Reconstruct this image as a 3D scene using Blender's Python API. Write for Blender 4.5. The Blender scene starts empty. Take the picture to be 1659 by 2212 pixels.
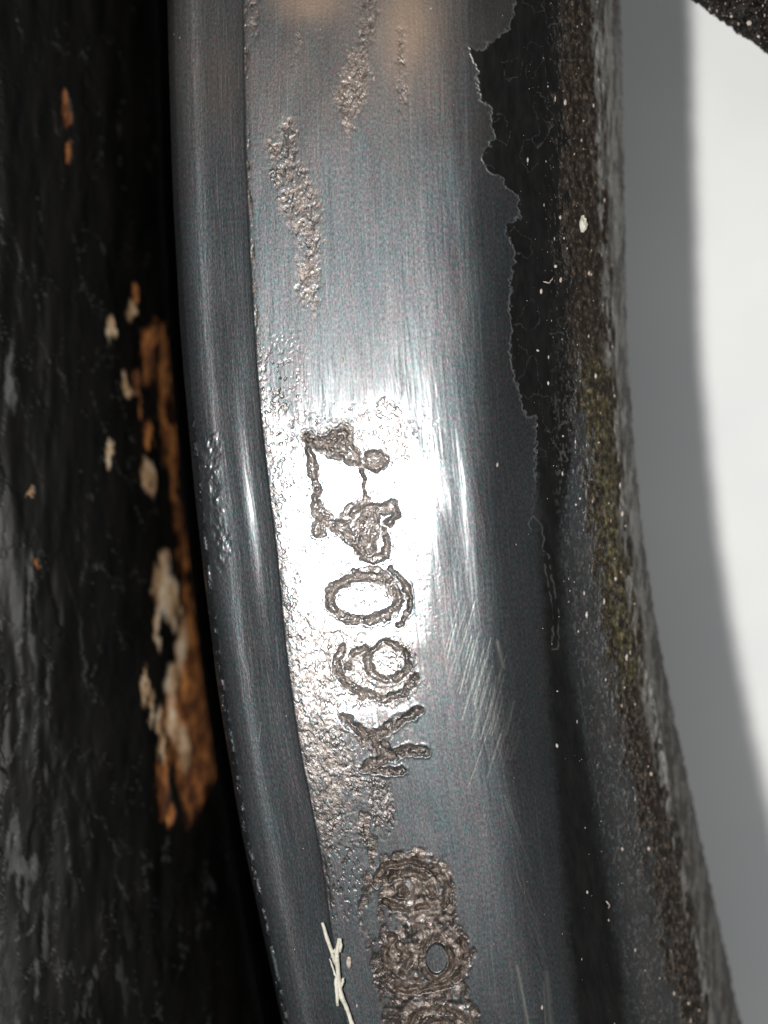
import bpy, math, random
import numpy as np
from mathutils import Vector

random.seed(7)
RNG = np.random.RandomState(11)
scene = bpy.context.scene
COL = scene.collection

# ------------------------------------------------------------------ camera, world, lamps, exposure
CAM_D = 5.0                       # camera height over the flat of the bar
cam_data = bpy.data.cameras.new('camera')
cam = bpy.data.objects.new('camera', cam_data)
COL.objects.link(cam)
cam.location = (0, 0, CAM_D)
cam_data.sensor_fit = 'VERTICAL'
cam_data.sensor_height = 36.0
cam_data.sensor_width = 27.0
cam_data.lens = 36.0 * CAM_D / 2.2115
cam_data.clip_end = 200
cam_data.dof.use_dof = True
cam_data.dof.focus_distance = CAM_D + 0.01
cam_data.dof.aperture_fstop = (cam_data.lens / 1000.0) / 0.26
scene.camera = cam

world = bpy.data.worlds.new('World')
scene.world = world
world.use_nodes = True
bg = world.node_tree.nodes['Background']
bg.inputs[0].default_value = (0.955, 0.985, 1.0, 1)
bg.inputs[1].default_value = 0.35

key = bpy.data.lights.new('key_lamp', 'AREA')
key.shape = 'DISK'
key.size = 0.22
key.energy = 232
key.color = (1.0, 0.985, 0.955)
ko = bpy.data.objects.new('key_lamp', key)
COL.objects.link(ko)
ko.location = (-1.02, 0.03, 4.0)
ko.rotation_euler = (Vector((0.1, 0, -0.2)) - ko.location).to_track_quat('-Z', 'Y').to_euler()

scene.view_settings.view_transform = 'Standard'
scene.view_settings.look = 'None'
scene.view_settings.exposure = 0
scene.view_settings.gamma = 1

# ------------------------------------------------------------------ numpy noise
def lattice(seed, n=512):
    return np.random.RandomState(seed).rand(n, n).astype(np.float32)
LAT = [lattice(s) for s in range(20, 26)]

def vnoise(x, y, seed=0):
    L = LAT[seed % 6]
    n = L.shape[0]
    xi = np.floor(x).astype(np.int32); yi = np.floor(y).astype(np.int32)
    fx = (x - xi); fy = (y - yi)
    fx = fx * fx * (3 - 2 * fx); fy = fy * fy * (3 - 2 * fy)
    ox = 37 * seed
    a = L[(xi + ox) % n, yi % n]; b = L[(xi + 1 + ox) % n, yi % n]
    c = L[(xi + ox) % n, (yi + 1) % n]; d = L[(xi + 1 + ox) % n, (yi + 1) % n]
    return (a * (1 - fx) + b * fx) * (1 - fy) + (c * (1 - fx) + d * fx) * fy

def fbm(x, y, octv=4, seed=0, gain=0.5):
    s = np.zeros_like(x); a = 1.0; t = 0.0
    for k in range(octv):
        s += a * vnoise(x * 2 ** k + 17.3 * k, y * 2 ** k + 9.1 * k, seed + k)
        t += a; a *= gain
    return s / t            # 0..1

def worley(x, y, seed=0):
    """distance to nearest and second nearest feature point, id of the nearest"""
    xi = np.floor(x).astype(np.int32); yi = np.floor(y).astype(np.int32)
    A = LAT[seed % 6]; B = LAT[(seed + 1) % 6]; Cc = LAT[(seed + 2) % 6]
    n = A.shape[0]
    f1 = np.full(x.shape, 9.0, np.float32); f2 = f1.copy(); idv = np.zeros_like(f1)
    for dx in (-1, 0, 1):
        for dy in (-1, 0, 1):
            cx = xi + dx; cy = yi + dy
            px = cx + A[cx % n, cy % n]; py = cy + B[cx % n, cy % n]
            d = np.sqrt((px - x) ** 2 + (py - y) ** 2).astype(np.float32)
            near = d < f1
            f2 = np.where(near, f1, np.minimum(f2, d))
            idv = np.where(near, Cc[cx % n, cy % n], idv)
            f1 = np.where(near, d, f1)
    return f1, f2, idv

def sstep(a, b, x):
    t = np.clip((x - a) / (b - a), 0, 1)
    return t * t * (3 - 2 * t)

def seg_dist(X, Y, pts):
    d = np.full(X.shape, 1e9, np.float32)
    for (x0, y0), (x1, y1) in zip(pts[:-1], pts[1:]):
        vx, vy = x1 - x0, y1 - y0
        L2 = vx * vx + vy * vy + 1e-9
        t = np.clip(((X - x0) * vx + (Y - y0) * vy) / L2, 0, 1)
        d = np.minimum(d, np.hypot(X - x0 - t * vx, Y - y0 - t * vy))
    return d

def poly_sd(X, Y, pts):
    """signed distance to polygon, negative inside"""
    d = seg_dist(X, Y, pts + [pts[0]])
    inside = np.zeros(X.shape, bool)
    n = len(pts)
    for i in range(n):
        x0, y0 = pts[i]; x1, y1 = pts[(i + 1) % n]
        if y0 == y1: continue
        c = ((Y >= min(y0, y1)) & (Y < max(y0, y1)))
        inside ^= c & (X < (x1 - x0) * (Y - y0) / (y1 - y0) + x0)
    return np.where(inside, -d, d)

def ring(cx, cy, rx, ry, n=22, a0=0, a1=360):
    return [(cx + rx * math.cos(math.radians(a0 + (a1 - a0) * k / n)),
             cy + ry * math.sin(math.radians(a0 + (a1 - a0) * k / n))) for k in range(n + 1)]

# measurements are in thousandths of a unit from the top left corner of the subject's front plane
def to_xyz(px, py, z):
    s = (CAM_D - z) / CAM_D
    return (px - 829.5) / 1000.0 * s, (1105.5 - py) / 1000.0 * s, z

# ------------------------------------------------------------------ node helpers
class NT:
    def __init__(self, name):
        self.m = bpy.data.materials.new(name); self.m.use_nodes = True
        self.t = self.m.node_tree
        self.b = self.t.nodes['Principled BSDF']
    def n(self, typ, **kw):
        nd = self.t.nodes.new(typ)
        for k, v in kw.items():
            if hasattr(nd, k): setattr(nd, k, v)
        return nd
    def link(self, a, b): self.t.links.new(a, b)
    def put(self, sock, v):
        if isinstance(v, bpy.types.NodeSocket): self.link(v, sock)
        elif isinstance(v, (tuple, list)) and len(v) == 3 and sock.type == 'RGBA': sock.default_value = (*v, 1)
        else: sock.default_value = v
    def math(self, op, a, b=0.0, c=0.0, clamp=False):
        nd = self.n('ShaderNodeMath', operation=op, use_clamp=clamp)
        self.put(nd.inputs[0], a); self.put(nd.inputs[1], b); self.put(nd.inputs[2], c)
        return nd.outputs[0]
    def mixc(self, f, a, b, blend='MIX'):
        nd = self.n('ShaderNodeMix', data_type='RGBA', blend_type=blend)
        self.put(nd.inputs[0], f); self.put(nd.inputs[6], a); self.put(nd.inputs[7], b)
        return nd.outputs[2]
    def mixf(self, f, a, b):
        nd = self.n('ShaderNodeMix', data_type='FLOAT')
        self.put(nd.inputs[0], f); self.put(nd.inputs[2], a); self.put(nd.inputs[3], b)
        return nd.outputs[0]
    def attr(self, name):
        return self.n('ShaderNodeAttribute', attribute_name=name)
    def sep(self, col):
        nd = self.n('ShaderNodeSeparateColor'); self.link(col, nd.inputs[0]); return nd.outputs
    def mapping(self, vec, scale):
        nd = self.n('ShaderNodeMapping'); self.link(vec, nd.inputs[0]); nd.inputs['Scale'].default_value = scale
        return nd.outputs[0]
    def noise(self, vec, scale, detail=3, rough=0.5, col=False):
        nd = self.n('ShaderNodeTexNoise'); self.link(vec, nd.inputs['Vector'])
        nd.inputs['Scale'].default_value = scale; nd.inputs['Detail'].default_value = detail
        nd.inputs['Roughness'].default_value = rough
        return nd.outputs['Color' if col else 'Fac']
    def ramp(self, f, stops):
        nd = self.n('ShaderNodeValToRGB'); self.link(f, nd.inputs[0])
        e = nd.color_ramp.elements
        while len(e) < len(stops): e.new(0.5)
        for el, (p, c) in zip(e, stops):
            el.position = p; el.color = (*c, 1) if len(c) == 3 else c
        return nd.outputs[0]
    def bump(self, h, strength, dist, nrm=None):
        nd = self.n('ShaderNodeBump'); self.put(nd.inputs['Height'], h)
        nd.inputs['Strength'].default_value = strength; nd.inputs['Distance'].default_value = dist
        if nrm is not None: self.link(nrm, nd.inputs['Normal'])
        return nd.outputs[0]

# ------------------------------------------------------------------ materials
def mat_bar():
    k = NT('worn_steel')
    flat = k.attr('flat').outputs['Vector']
    A = k.attr('wear'); B = k.attr('wear_more'); Cc = k.attr('wear_fine')
    a = k.sep(A.outputs['Color']); b = k.sep(B.outputs['Color']); c = list(k.sep(Cc.outputs['Color']))[:3] + [Cc.outputs['Alpha']]
    pit, brown, paint, crust = a[0], a[1], a[2], A.outputs['Alpha']
    scr, moss, warm, pale = b[0], b[1], b[2], B.outputs['Alpha']
    crev, grain, dull = c[0], c[1], c[2]
    # brushed steel
    br = k.noise(k.mapping(flat, (330, 14, 1)), 1.0, 4, 0.6)
    br2 = k.noise(k.mapping(flat, (120, 3.2, 1)), 1.0, 3, 0.55)
    fine = k.noise(flat, 210, 2, 0.6)
    cl = k.noise(flat, 130, 2, 0.6, True)
    cloud = k.noise(k.mapping(flat, (5, 2.2, 1)), 1.0, 4, 0.6)
    steel = k.ramp(br, [(0.25, (0.039, 0.0415, 0.0425)), (0.75, (0.059, 0.0625, 0.0635))])
    steel = k.mixc(k.ramp(br2, [(0.35, (0, 0, 0)), (0.7, (0.5, 0.5, 0.5))]), steel, (0.068, 0.073, 0.076))
    bare = c[3]
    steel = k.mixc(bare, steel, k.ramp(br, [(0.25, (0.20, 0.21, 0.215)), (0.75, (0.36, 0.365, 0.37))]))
    steel = k.mixc(dull, steel, (0.024, 0.024, 0.023))
    hue = k.ramp(k.sep(cl)[1], [(0.32, (0.60, 0.98, 1.06)), (0.5, (1, 1, 1)), (0.68, (1.22, 0.90, 1.12))])
    sp_ = k.noise(k.mapping(flat, (300, 120, 1)), 1.0, 2, 0.6)
    steel = k.mixc(1.0, steel, k.ramp(sp_, [(0.3, (0.62, 0.62, 0.62)), (0.5, (1, 1, 1)), (0.7, (1.5, 1.5, 1.5))]), 'MULTIPLY')
    steel = k.mixc(0.85, steel, hue, 'MULTIPLY')
    cl2 = k.noise(k.mapping(flat, (16, 4, 1)), 1.0, 4, 0.6, True)
    steel = k.mixc(0.8, steel, k.ramp(k.sep(cl2)[0], [(0.3, (0.86, 0.99, 1.01)), (0.5, (1, 1, 1)), (0.7, (1.14, 1.01, 0.98))]), 'MULTIPLY')
    steel = k.mixc(1.0, steel, k.ramp(cloud, [(0.3, (0.78, 0.78, 0.78)), (0.5, (1, 1, 1)), (0.72, (1.3, 1.28, 1.25))]), 'MULTIPLY')
    steel = k.mixc(k.math('MULTIPLY', warm, 0.7), steel, (0.2, 0.14, 0.1))
    steel = k.mixc(k.math('MULTIPLY', scr, 0.6), steel, (0.30, 0.30, 0.265))
    # pitted metal: bare glinting pebbles with dirt caught between them, stroke recesses painted darker
    pitc = k.ramp(grain, [(0.1, (0.036, 0.031, 0.028)), (0.6, (0.064, 0.056, 0.052)), (0.93, (0.17, 0.155, 0.155))])
    pitc = k.mixc(0.7, pitc, k.ramp(k.sep(cl)[0], [(0.35, (1.15, 0.85, 0.95)), (0.5, (1, 1, 1)), (0.65, (0.8, 1.05, 0.95))]), 'MULTIPLY')
    pitc = k.mixc(k.math('MULTIPLY', crev, 0.6), pitc, (0.03, 0.024, 0.018))
    pitc = k.mixc(k.math('MULTIPLY', bare, 0.85), pitc, k.mixc(crev, (0.50, 0.48, 0.47), (0.10, 0.085, 0.07)))
    col = k.mixc(pit, steel, pitc)
    # brown grime, with the stroke recesses painted darker
    gr = k.ramp(k.noise(flat, 60, 4, 0.65), [(0.3, (0.05, 0.036, 0.028)), (0.5, (0.19, 0.14, 0.112)), (0.70, (0.46, 0.37, 0.32))])
    gr = k.mixc(k.math('MULTIPLY', crev, 0.6), gr, (0.03, 0.021, 0.015))
    col = k.mixc(brown, col, gr)
    # black paint, and the flank shade painted in with the same mask
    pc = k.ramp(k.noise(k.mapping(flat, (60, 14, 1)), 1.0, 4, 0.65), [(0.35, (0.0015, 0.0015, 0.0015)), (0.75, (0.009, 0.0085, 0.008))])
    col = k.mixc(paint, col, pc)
    # crust
    cn = k.noise(k.mapping(flat, (130, 60, 1)), 1.0, 5, 0.75)
    cr = k.ramp(cn, [(0.3, (0.006, 0.005, 0.004)), (0.5, (0.014, 0.010, 0.007)), (0.6, (0.045, 0.032, 0.022)), (0.74, (0.20, 0.155, 0.125))])
    mo = k.ramp(cn, [(0.3, (0.008, 0.007, 0.005)), (0.5, (0.042, 0.036, 0.014)), (0.7, (0.18, 0.145, 0.07))])
    cr = k.mixc(moss, cr, mo)
    col = k.mixc(crust, col, cr)
    col = k.mixc(k.math('MULTIPLY', pale, 0.9), col, (0.42, 0.42, 0.40))
    k.put(k.b.inputs['Base Color'], col)
    met = k.math('MULTIPLY', k.math('SUBTRACT', 1.0, paint, clamp=True), k.math('SUBTRACT', 1.0, crust, clamp=True))
    met = k.math('MULTIPLY', met, k.math('SUBTRACT', 1.0, k.math('MULTIPLY', brown, 0.85), clamp=True))
    met = k.math('MAXIMUM', met, k.math('MULTIPLY', pale, 0.3))
    met = k.math('MULTIPLY', met, k.math('SUBTRACT', 0.95, k.math('MULTIPLY', dull, 0.8), clamp=True))
    k.b.inputs['Coat Roughness'].default_value = 0.18
    ct = k.math('MULTIPLY', k.math('SUBTRACT', 1.0, k.math('MAXIMUM', k.math('MAXIMUM', pit, brown), k.math('MAXIMUM', k.math('MAXIMUM', crust, paint), dull)), clamp=True), 0.34)
    k.put(k.b.inputs['Coat Weight'], ct)
    k.put(k.b.inputs['Metallic'], met)
    rg = k.math('ADD', 0.38, k.math('MULTIPLY', cloud, 0.12))
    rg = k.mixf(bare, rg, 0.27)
    rg = k.mixf(k.math('MULTIPLY', scr, 0.8, clamp=True), rg, 0.34)
    rg = k.mixf(pit, rg, 0.34)
    rg = k.mixf(brown, rg, 0.5)
    rg = k.mixf(paint, rg, 0.38)
    rg = k.mixf(crust, rg, 0.62)
    k.put(k.b.inputs['Roughness'], rg)
    k.put(k.b.inputs['Specular IOR Level'], k.mixf(k.math('MAXIMUM', paint, crust), 0.45, 0.2))
    # fine relief
    bh = k.math('ADD', k.math('MULTIPLY', br, 0.4), k.math('ADD', k.math('MULTIPLY', fine, 0.3), k.math('MULTIPLY', sp_, 0.6)))
    n1 = k.bump(bh, 0.30, 0.0016)
    rough_h = k.noise(flat, 170, 3, 0.7)
    n2 = k.bump(k.math('MULTIPLY', rough_h, k.math('MAXIMUM', k.math('MAXIMUM', crust, k.math('MULTIPLY', pit, 0.45)), brown)), 0.5, 0.0035, n1)
    k.link(n2, k.b.inputs['Normal'])
    return k.m

def mat_left():
    k = NT('old_black_paint')
    flat = k.attr('flat').outputs['Vector']
    A = k.attr('wear'); a = k.sep(A.outputs['Color'])
    rust, cream, grey = a[0], a[1], a[2]
    base = k.ramp(k.noise(k.mapping(flat, (30, 6, 1)), 1.0, 5, 0.65), [(0.35, (0.0008, 0.0008, 0.0008)), (0.8, (0.0045, 0.004, 0.0035))])
    rn = k.noise(k.mapping(flat, (50, 14, 1)), 1.0, 5, 0.7)
    rc = k.ramp(rn, [(0.3, (0.02, 0.009, 0.005)), (0.45, (0.06, 0.022, 0.009)), (0.58, (0.19, 0.072, 0.022)), (0.75, (0.36, 0.165, 0.05))])
    cc = k.ramp(rn, [(0.3, (0.07, 0.035, 0.015)), (0.48, (0.28, 0.18, 0.10)), (0.7, (0.42, 0.37, 0.29))])
    col = k.mixc(rust, base, rc)
    col = k.mixc(cream, col, cc)
    col = k.mixc(grey, col, k.ramp(rn, [(0.3, (0.012, 0.012, 0.012)), (0.7, (0.085, 0.085, 0.085))]))
    k.put(k.b.inputs['Base Color'], col)
    k.put(k.b.inputs['Roughness'], k.mixf(k.math('MAXIMUM', rust, cream), 0.38, 0.8))
    k.b.inputs['Specular IOR Level'].default_value = 0.08
    k.link(k.bump(k.noise(k.mapping(flat, (60, 16, 1)), 1.0, 3, 0.6), 0.12, 0.002), k.b.inputs['Normal'])
    return k.m

def mat_grit(name, stops, scale, rough=0.6, spec=0.5, dist=0.006):
    k = NT(name)
    co = k.n('ShaderNodeTexCoord').outputs['Object']
    n = k.noise(co, scale, 5, 0.72)
    k.put(k.b.inputs['Base Color'], k.ramp(n, stops))
    k.b.inputs['Roughness'].default_value = rough
    k.b.inputs['Specular IOR Level'].default_value = spec
    k.link(k.bump(k.noise(co, scale * 1.7, 4, 0.7), 0.7, dist), k.b.inputs['Normal'])
    return k.m

def mat_paper():
    k = NT('matt_white_sheet')
    co = k.n('ShaderNodeTexCoord').outputs['Object']
    n = k.noise(co, 2.2, 4, 0.55)
    k.put(k.b.inputs['Base Color'], k.ramp(n, [(0.3, (0.78, 0.79, 0.785)), (0.7, (0.85, 0.85, 0.835))]))
    k.b.inputs['Roughness'].default_value = 0.85
    k.link(k.bump(k.noise(co, 160, 3, 0.6), 0.25, 0.002), k.b.inputs['Normal'])
    return k.m

M_BAR = mat_bar(); M_LEFT = mat_left(); M_PAPER = mat_paper()
M_BLOCK = mat_grit('gritty_black_stone', [(0.3, (0.004, 0.0035, 0.003)), (0.55, (0.010, 0.008, 0.006)), (0.68, (0.045, 0.032, 0.02)), (0.8, (0.2, 0.15, 0.1))], 70, 0.5, 0.3)
M_STRAW = mat_grit('dry_straw', [(0.3, (0.36, 0.33, 0.26)), (0.7, (0.66, 0.64, 0.56))], 60, 0.6, 0.4, 0.002)
M_DUST = mat_grit('pale_dust', [(0.3, (0.22, 0.15, 0.12)), (0.7, (0.55, 0.48, 0.43))], 90, 0.5, 0.5, 0.001)

# ------------------------------------------------------------------ object helpers
def tag(o, label=None, cat=None, group=None, kind=None):
    if label: o['label'] = label
    if cat: o['category'] = cat
    if group: o['group'] = group
    if kind: o['kind'] = kind
    return o

def empty(name, loc=(0, 0, 0)):
    o = bpy.data.objects.new(name, None); o.location = loc; o.empty_display_size = 0.1
    COL.objects.link(o); return o

def mesh_np(name, V, F, mat, parent=None, attrs=None, normals=None):
    me = bpy.data.meshes.new(name)
    nv, nf = len(V), len(F)
    me.vertices.add(nv); me.loops.add(nf * 4); me.polygons.add(nf)
    me.vertices.foreach_set('co', V.astype(np.float32).ravel())
    me.loops.foreach_set('vertex_index', F.astype(np.int32).ravel())
    me.polygons.foreach_set('loop_start', np.arange(0, nf * 4, 4, dtype=np.int32))
    me.polygons.foreach_set('use_smooth', np.ones(nf, bool))
    me.update(calc_edges=True)
    for an, (typ, data) in (attrs or {}).items():
        at = me.attributes.new(an, typ, 'POINT')
        at.data.foreach_set('vector' if typ == 'FLOAT_VECTOR' else 'color', data.astype(np.float32).ravel())
    if normals is not None:
        me.normals_split_custom_set_from_vertices(normals.astype(np.float32))
    me.materials.append(mat)
    o = bpy.data.objects.new(name, me); COL.objects.link(o)
    if parent: o.parent = parent
    return o

def mesh_py(name, verts, faces, mat, parent=None, smooth=True):
    me = bpy.data.meshes.new(name); me.from_pydata(verts, [], faces); me.update()
    if smooth: me.polygons.foreach_set('use_smooth', [True] * len(faces))
    me.materials.append(mat)
    o = bpy.data.objects.new(name, me); COL.objects.link(o)
    if parent: o.parent = parent
    return o

def sub_mesh(name, sel, F, V, N, attrs, mat, parent):
    f = F[sel]
    if len(f) == 0: return None
    used, inv = np.unique(f.ravel(), return_inverse=True)
    at = {k: (t, d[used]) for k, (t, d) in attrs.items()}
    return mesh_np(name, V[used], inv.reshape(-1, 4), mat, parent, at, N[used])

# ------------------------------------------------------------------ the setting: white sheet
pv, pf = [], []
zs = -0.85
n = 96
for j in range(n + 1):
    for i in range(n + 1):
        yy = -6 + 12 * j / n
        pv.append((-6 + 12 * i / n, yy, zs - .13 * min(1.0, max(0.0, (.35 - yy) / 1.3)) ** 1.3))
for j in range(n):
    for i in range(n):
        a = j * (n + 1) + i
        pf.append((a, a + 1, a + n + 2, a + n + 1))
sheet = mesh_py('backdrop', pv, pf, M_PAPER)
tag(sheet, kind='structure')

# ------------------------------------------------------------------ the engraved steel bar
YS = [-80, 0, 300, 560, 800, 1000, 1200, 1400, 1600, 1800, 2000, 2211, 2300]
def curve(pts):
    ys = np.array([p[0] for p in pts], float); xs = np.array([p[1] for p in pts], float)
    s0 = (xs[1] - xs[0]) / (ys[1] - ys[0]); s1 = (xs[-1] - xs[-2]) / (ys[-1] - ys[-2])
    ys = np.concatenate([[ys[0] - 1500], ys, [ys[-1] + 1500]]); xs = np.concatenate([[xs[0] - 1500 * s0], xs, [xs[-1] + 1500 * s1]])
    def f(y):
        v = np.interp(y, ys, xs)
        # light smoothing of the corners of the polyline
        w = 55.0
        return (np.interp(y - w, ys, xs) + 2 * v + np.interp(y + w, ys, xs)) / 4
    return f
cA = curve([(-200, 334), (0, 336), (400, 345), (743, 364), (1100, 398), (1485, 441), (1800, 490), (2211, 562), (2400, 595)])
cB = curve([(-200, 359), (0, 361), (400, 372), (743, 391), (1100, 424), (1485, 470), (1800, 522), (2211, 610), (2400, 650)])
cD = curve([(-200, 414), (0, 416), (400, 427), (743, 445), (1000, 472), (1200, 495), (1485, 527), (1800, 578), (2211, 662), (2400, 702)])
cE = curve([(-200, 525), (0, 526), (300, 530), (560, 541), (720, 551), (870, 561), (1000, 575), (1200, 600), (1400, 618), (1600, 645), (1750, 676), (1900, 703), (2050, 720), (2211, 748), (2400, 785)])
cM = curve([(-200, 1102), (0, 1106), (800, 1125), (1200, 1146), (1600, 1180), (2000, 1215), (2211, 1240), (2400, 1262)])
cG = curve([(-200, 1190), (0, 1192), (500, 1185), (850, 1196), (1100, 1212), (1400, 1246), (1600, 1276), (1850, 1322), (2100, 1362), (2211, 1380), (2400, 1412)])
cK = curve([(-200, 1212), (0, 1214), (500, 1218), (850, 1248), (1100, 1272), (1300, 1298), (1500, 1328), (1700, 1366), (1900, 1408), (2100, 1450), (2211, 1474), (2400, 1515)])
cI = curve([(-200, 1290), (0, 1292), (400, 1306), (700, 1320), (900, 1334), (1100, 1352), (1300, 1374), (1500, 1402), (1700, 1442), (1900, 1484), (2211, 1546), (2400, 1585)])
cH = curve([(-200, 1338), (0, 1340), (700, 1354), (900, 1364), (1100, 1382), (1300, 1410), (1500, 1446), (1700, 1490), (1900, 1533), (2211, 1602), (2400, 1645)])

rows = np.concatenate([np.arange(-900, -70, 10.0), np.arange(-70, 2290, 1.6), np.arange(2290, 3000, 10.0)])
counts = [42, 78, 372, 60, 40, 58, 30]
q = np.concatenate([np.linspace(i, i + 1, c, endpoint=False) for i, c in enumerate(counts)] + [np.array([7.0])])
stat = np.stack([c(rows) for c in (cB, cD, cE, cM, cG, cK, cI, cH)])      # 8 x rows
qi = np.minimum(np.floor(q).astype(int), 6); qf = q - qi
PX = stat[qi].T * (1 - qf) + stat[qi + 1].T * qf                            # rows x cols
PY = np.repeat(rows[:, None], len(q), 1)
SL = [(0, 2.6), (.1, 1.7), (.3, .95), (.55, .50), (.8, .36), (.94, .30), (.985, .22), (1.08, .23), (1.2, .32), (1.3, .37), (1.6, .36), (1.80, .36),
      (1.9, .42), (1.976, .46), (1.981, 1.0), (1.997, 1.0), (2.006, .26), (2.03, .145), (2.2, .125), (2.5, .12), (2.62, .098), (2.70, .06), (2.745, .02), (2.78, -.01), (2.82, -.07),
      (2.86, -.20), (2.93, -.38), (3.0, -.58), (3.3, -.75), (3.8, -.8), (4.05, -.42), (4.7, -.34), (5.0, -.45), (5.5, -.6), (6, -.9), (6.4, -1.1), (6.8, -1.8), (7, -3)]
slope = np.interp(q, [s[0] for s in SL], [s[1] for s in SL])
dpx = np.diff(PX, axis=1, prepend=PX[:, :1])
sl2 = slope[None, :] + .11 * np.exp(-((PX - 1005 - (PY - 1090) * .09) / 15) ** 2) * np.exp(-((PY - 1090) / 190) ** 2)
sl2 = sl2 - .27 * np.exp(-((PX - 541 - (PY - 1090) * .12) / 12) ** 2) * np.exp(-((PY - 1100) / 200) ** 2)
Z = np.cumsum(sl2 * dpx, axis=1) / 1000.0
e_col = int(np.searchsorted(q, 2.03))
Z = Z - Z[:, e_col:e_col + 1]
Q = np.repeat(q[None, :], len(rows), 0)
X_ = PX.astype(np.float32); Y_ = PY.astype(np.float32)

# coordinates that run with the bar (for brushed grain)
UU = (PX - stat[2][:, None]).astype(np.float32)
VV = Y_
warpx = (fbm(X_ / 26, Y_ / 26, 3, 1) - .5) * 26
warpy = (fbm(X_ / 26, Y_ / 26, 3, 3) - .5) * 26
wx2 = X_ + warpx * 0.8; wy2 = Y_ + warpy
nz = fbm(X_ / 13, Y_ / 13, 3, 2)
streaks = fbm(UU / 5, VV / 60, 3, 4)

def patch(pts, soft=5, rag=16):
    d = poly_sd(wx2, wy2, pts) + (nz - .5) * rag
    return 1 - sstep(-soft, soft, d)

pit = np.zeros_like(X_); brown = np.zeros_like(X_)
for ip, pts in enumerate([
    [(552, 700), (562, 760), (578, 840), (622, 850), (628, 900), (640, 960), (622, 1020), (606, 1100), (622, 1180), (630, 1250), (660, 1330), (700, 1360),
     (760, 1370), (890, 1385), (905, 1440), (895, 1500), (860, 1530), (760, 1530), (735, 1600), (780, 1680), (840, 1690), (850, 1740), (846, 1790), (828, 1815), (812, 1790),
     (800, 1730), (770, 1745), (740, 1830), (705, 1850), (690, 1800), (672, 1720), (640, 1600), (618, 1420), (602, 1220), (580, 1040), (560, 880), (548, 740)],
    [(650, 945), (700, 925), (770, 900), (820, 865), (862, 866), (882, 900), (884, 985), (850, 1010), (810, 960), (740, 990), (690, 965)],
    [(574, 285), (592, 300), (612, 250), (640, 255), (642, 320), (690, 420), (700, 520), (690, 600), (682, 690), (640, 640), (648, 540), (632, 480), (600, 470), (586, 380)],
    [(738, 150), (760, 105), (792, 110), (795, 200), (772, 250), (752, 300), (738, 270), (722, 220)],
    [(778, -80), (812, -80), (808, 70), (796, 100), (778, 110), (772, 60)],
    [(858, 70), (872, 68), (870, 120), (880, 190), (868, 260), (860, 180)],
    [(536, -80), (560, -80), (560, 70), (548, 92), (534, 70)],
    [(636, 60), (648, 60), (646, 120), (638, 140)],
    [(770, 1740), (800, 1750), (812, 1830), (800, 1900), (830, 1960), (820, 2080), (850, 2150), (880, 2211), (880, 2300), (840, 2300), (815, 2150), (790, 2040), (770, 1960), (785, 1880), (760, 1830)],
    [(820, 1850), (900, 1835), (960, 1855), (985, 1910), (975, 1960), (1005, 2010), (1025, 2060), (1000, 2100), (1020, 2160), (1050, 2230), (1060, 2300), (850, 2300), (840, 2180), (800, 2080), (790, 2000), (800, 1920)],
]):
    pp = patch(pts)
    if ip == 0:
        th = np.interp(Y_, [700, 900, 1300, 1420, 1600, 1900], [.60, .52, .50, .40, .36, .40])
        pp = pp * sstep(th, th + .09, fbm(X_ / 6, Y_ / 8, 3, 4))
    if ip == 1:
        pp = pp * sstep(.42, .52, fbm(X_ / 6, Y_ / 7, 3, 4))
    if 2 <= ip <= 7:
        soft = 1 - sstep(-16, 10, poly_sd(wx2, wy2, pts) + (nz - .5) * 22)
        pp = soft * (.25 + .75 * sstep(.36, .56, fbm(X_ / 5, Y_ / 9, 3, 4))) * .85
    pit = np.maximum(pit, pp)
face_only = sstep(1.985, 2.01, Q) * (1 - sstep(2.97, 3.05, Q))
# gaps of smoother metal inside the pitted field left of the letters
holes = sstep(.56, .64, fbm(X_ / 22, Y_ / 60, 3, 5)) * (Y_ > 1700)
pit *= (1 - .75 * holes)
# small scattered pits along the left arris of the face
scat = sstep(.66, .72, fbm(X_ / 5.5, Y_ / 8, 2, 3)) * (1 - sstep(40, 130, X_ - cE(Y_))) * sstep(680, 830, Y_) * (1 - sstep(1900, 2050, Y_))
scat2 = sstep(.68, .74, fbm(X_ / 6.0, Y_ / 7, 3, 1)) * sstep(560, 640, X_) * (1 - sstep(860, 980, X_)) * sstep(850, 930, Y_) * (1 - sstep(1350, 1400, Y_))
arris = np.exp(-((X_ - cE(Y_) - 4) / 4.5) ** 2) * sstep(.52, .62, fbm(X_ / 7, Y_ / 20, 3, 2))
pit = np.clip(np.maximum.reduce([pit, scat * .9, scat2 * .8, arris]), 0, 1) * face_only

brown_p = patch([(835, 1860), (900, 1840), (960, 1862), (975, 1915), (965, 1960), (995, 2010), (1010, 2060), (990, 2100), (1010, 2170), (1040, 2230), (1040, 2300), (890, 2300),
                 (870, 2190), (830, 2110), (835, 2040), (870, 1990), (850, 1950), (820, 1900)], 8, 30)
brown = np.maximum(brown, brown_p * sstep(.32, .58, fbm(X_ / 16, Y_ / 16, 3, 4)) * .5)
brown = np.maximum(brown, patch([(738, 150), (760, 105), (792, 110), (795, 200), (772, 250), (752, 300), (722, 220)]) * .35)

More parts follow.
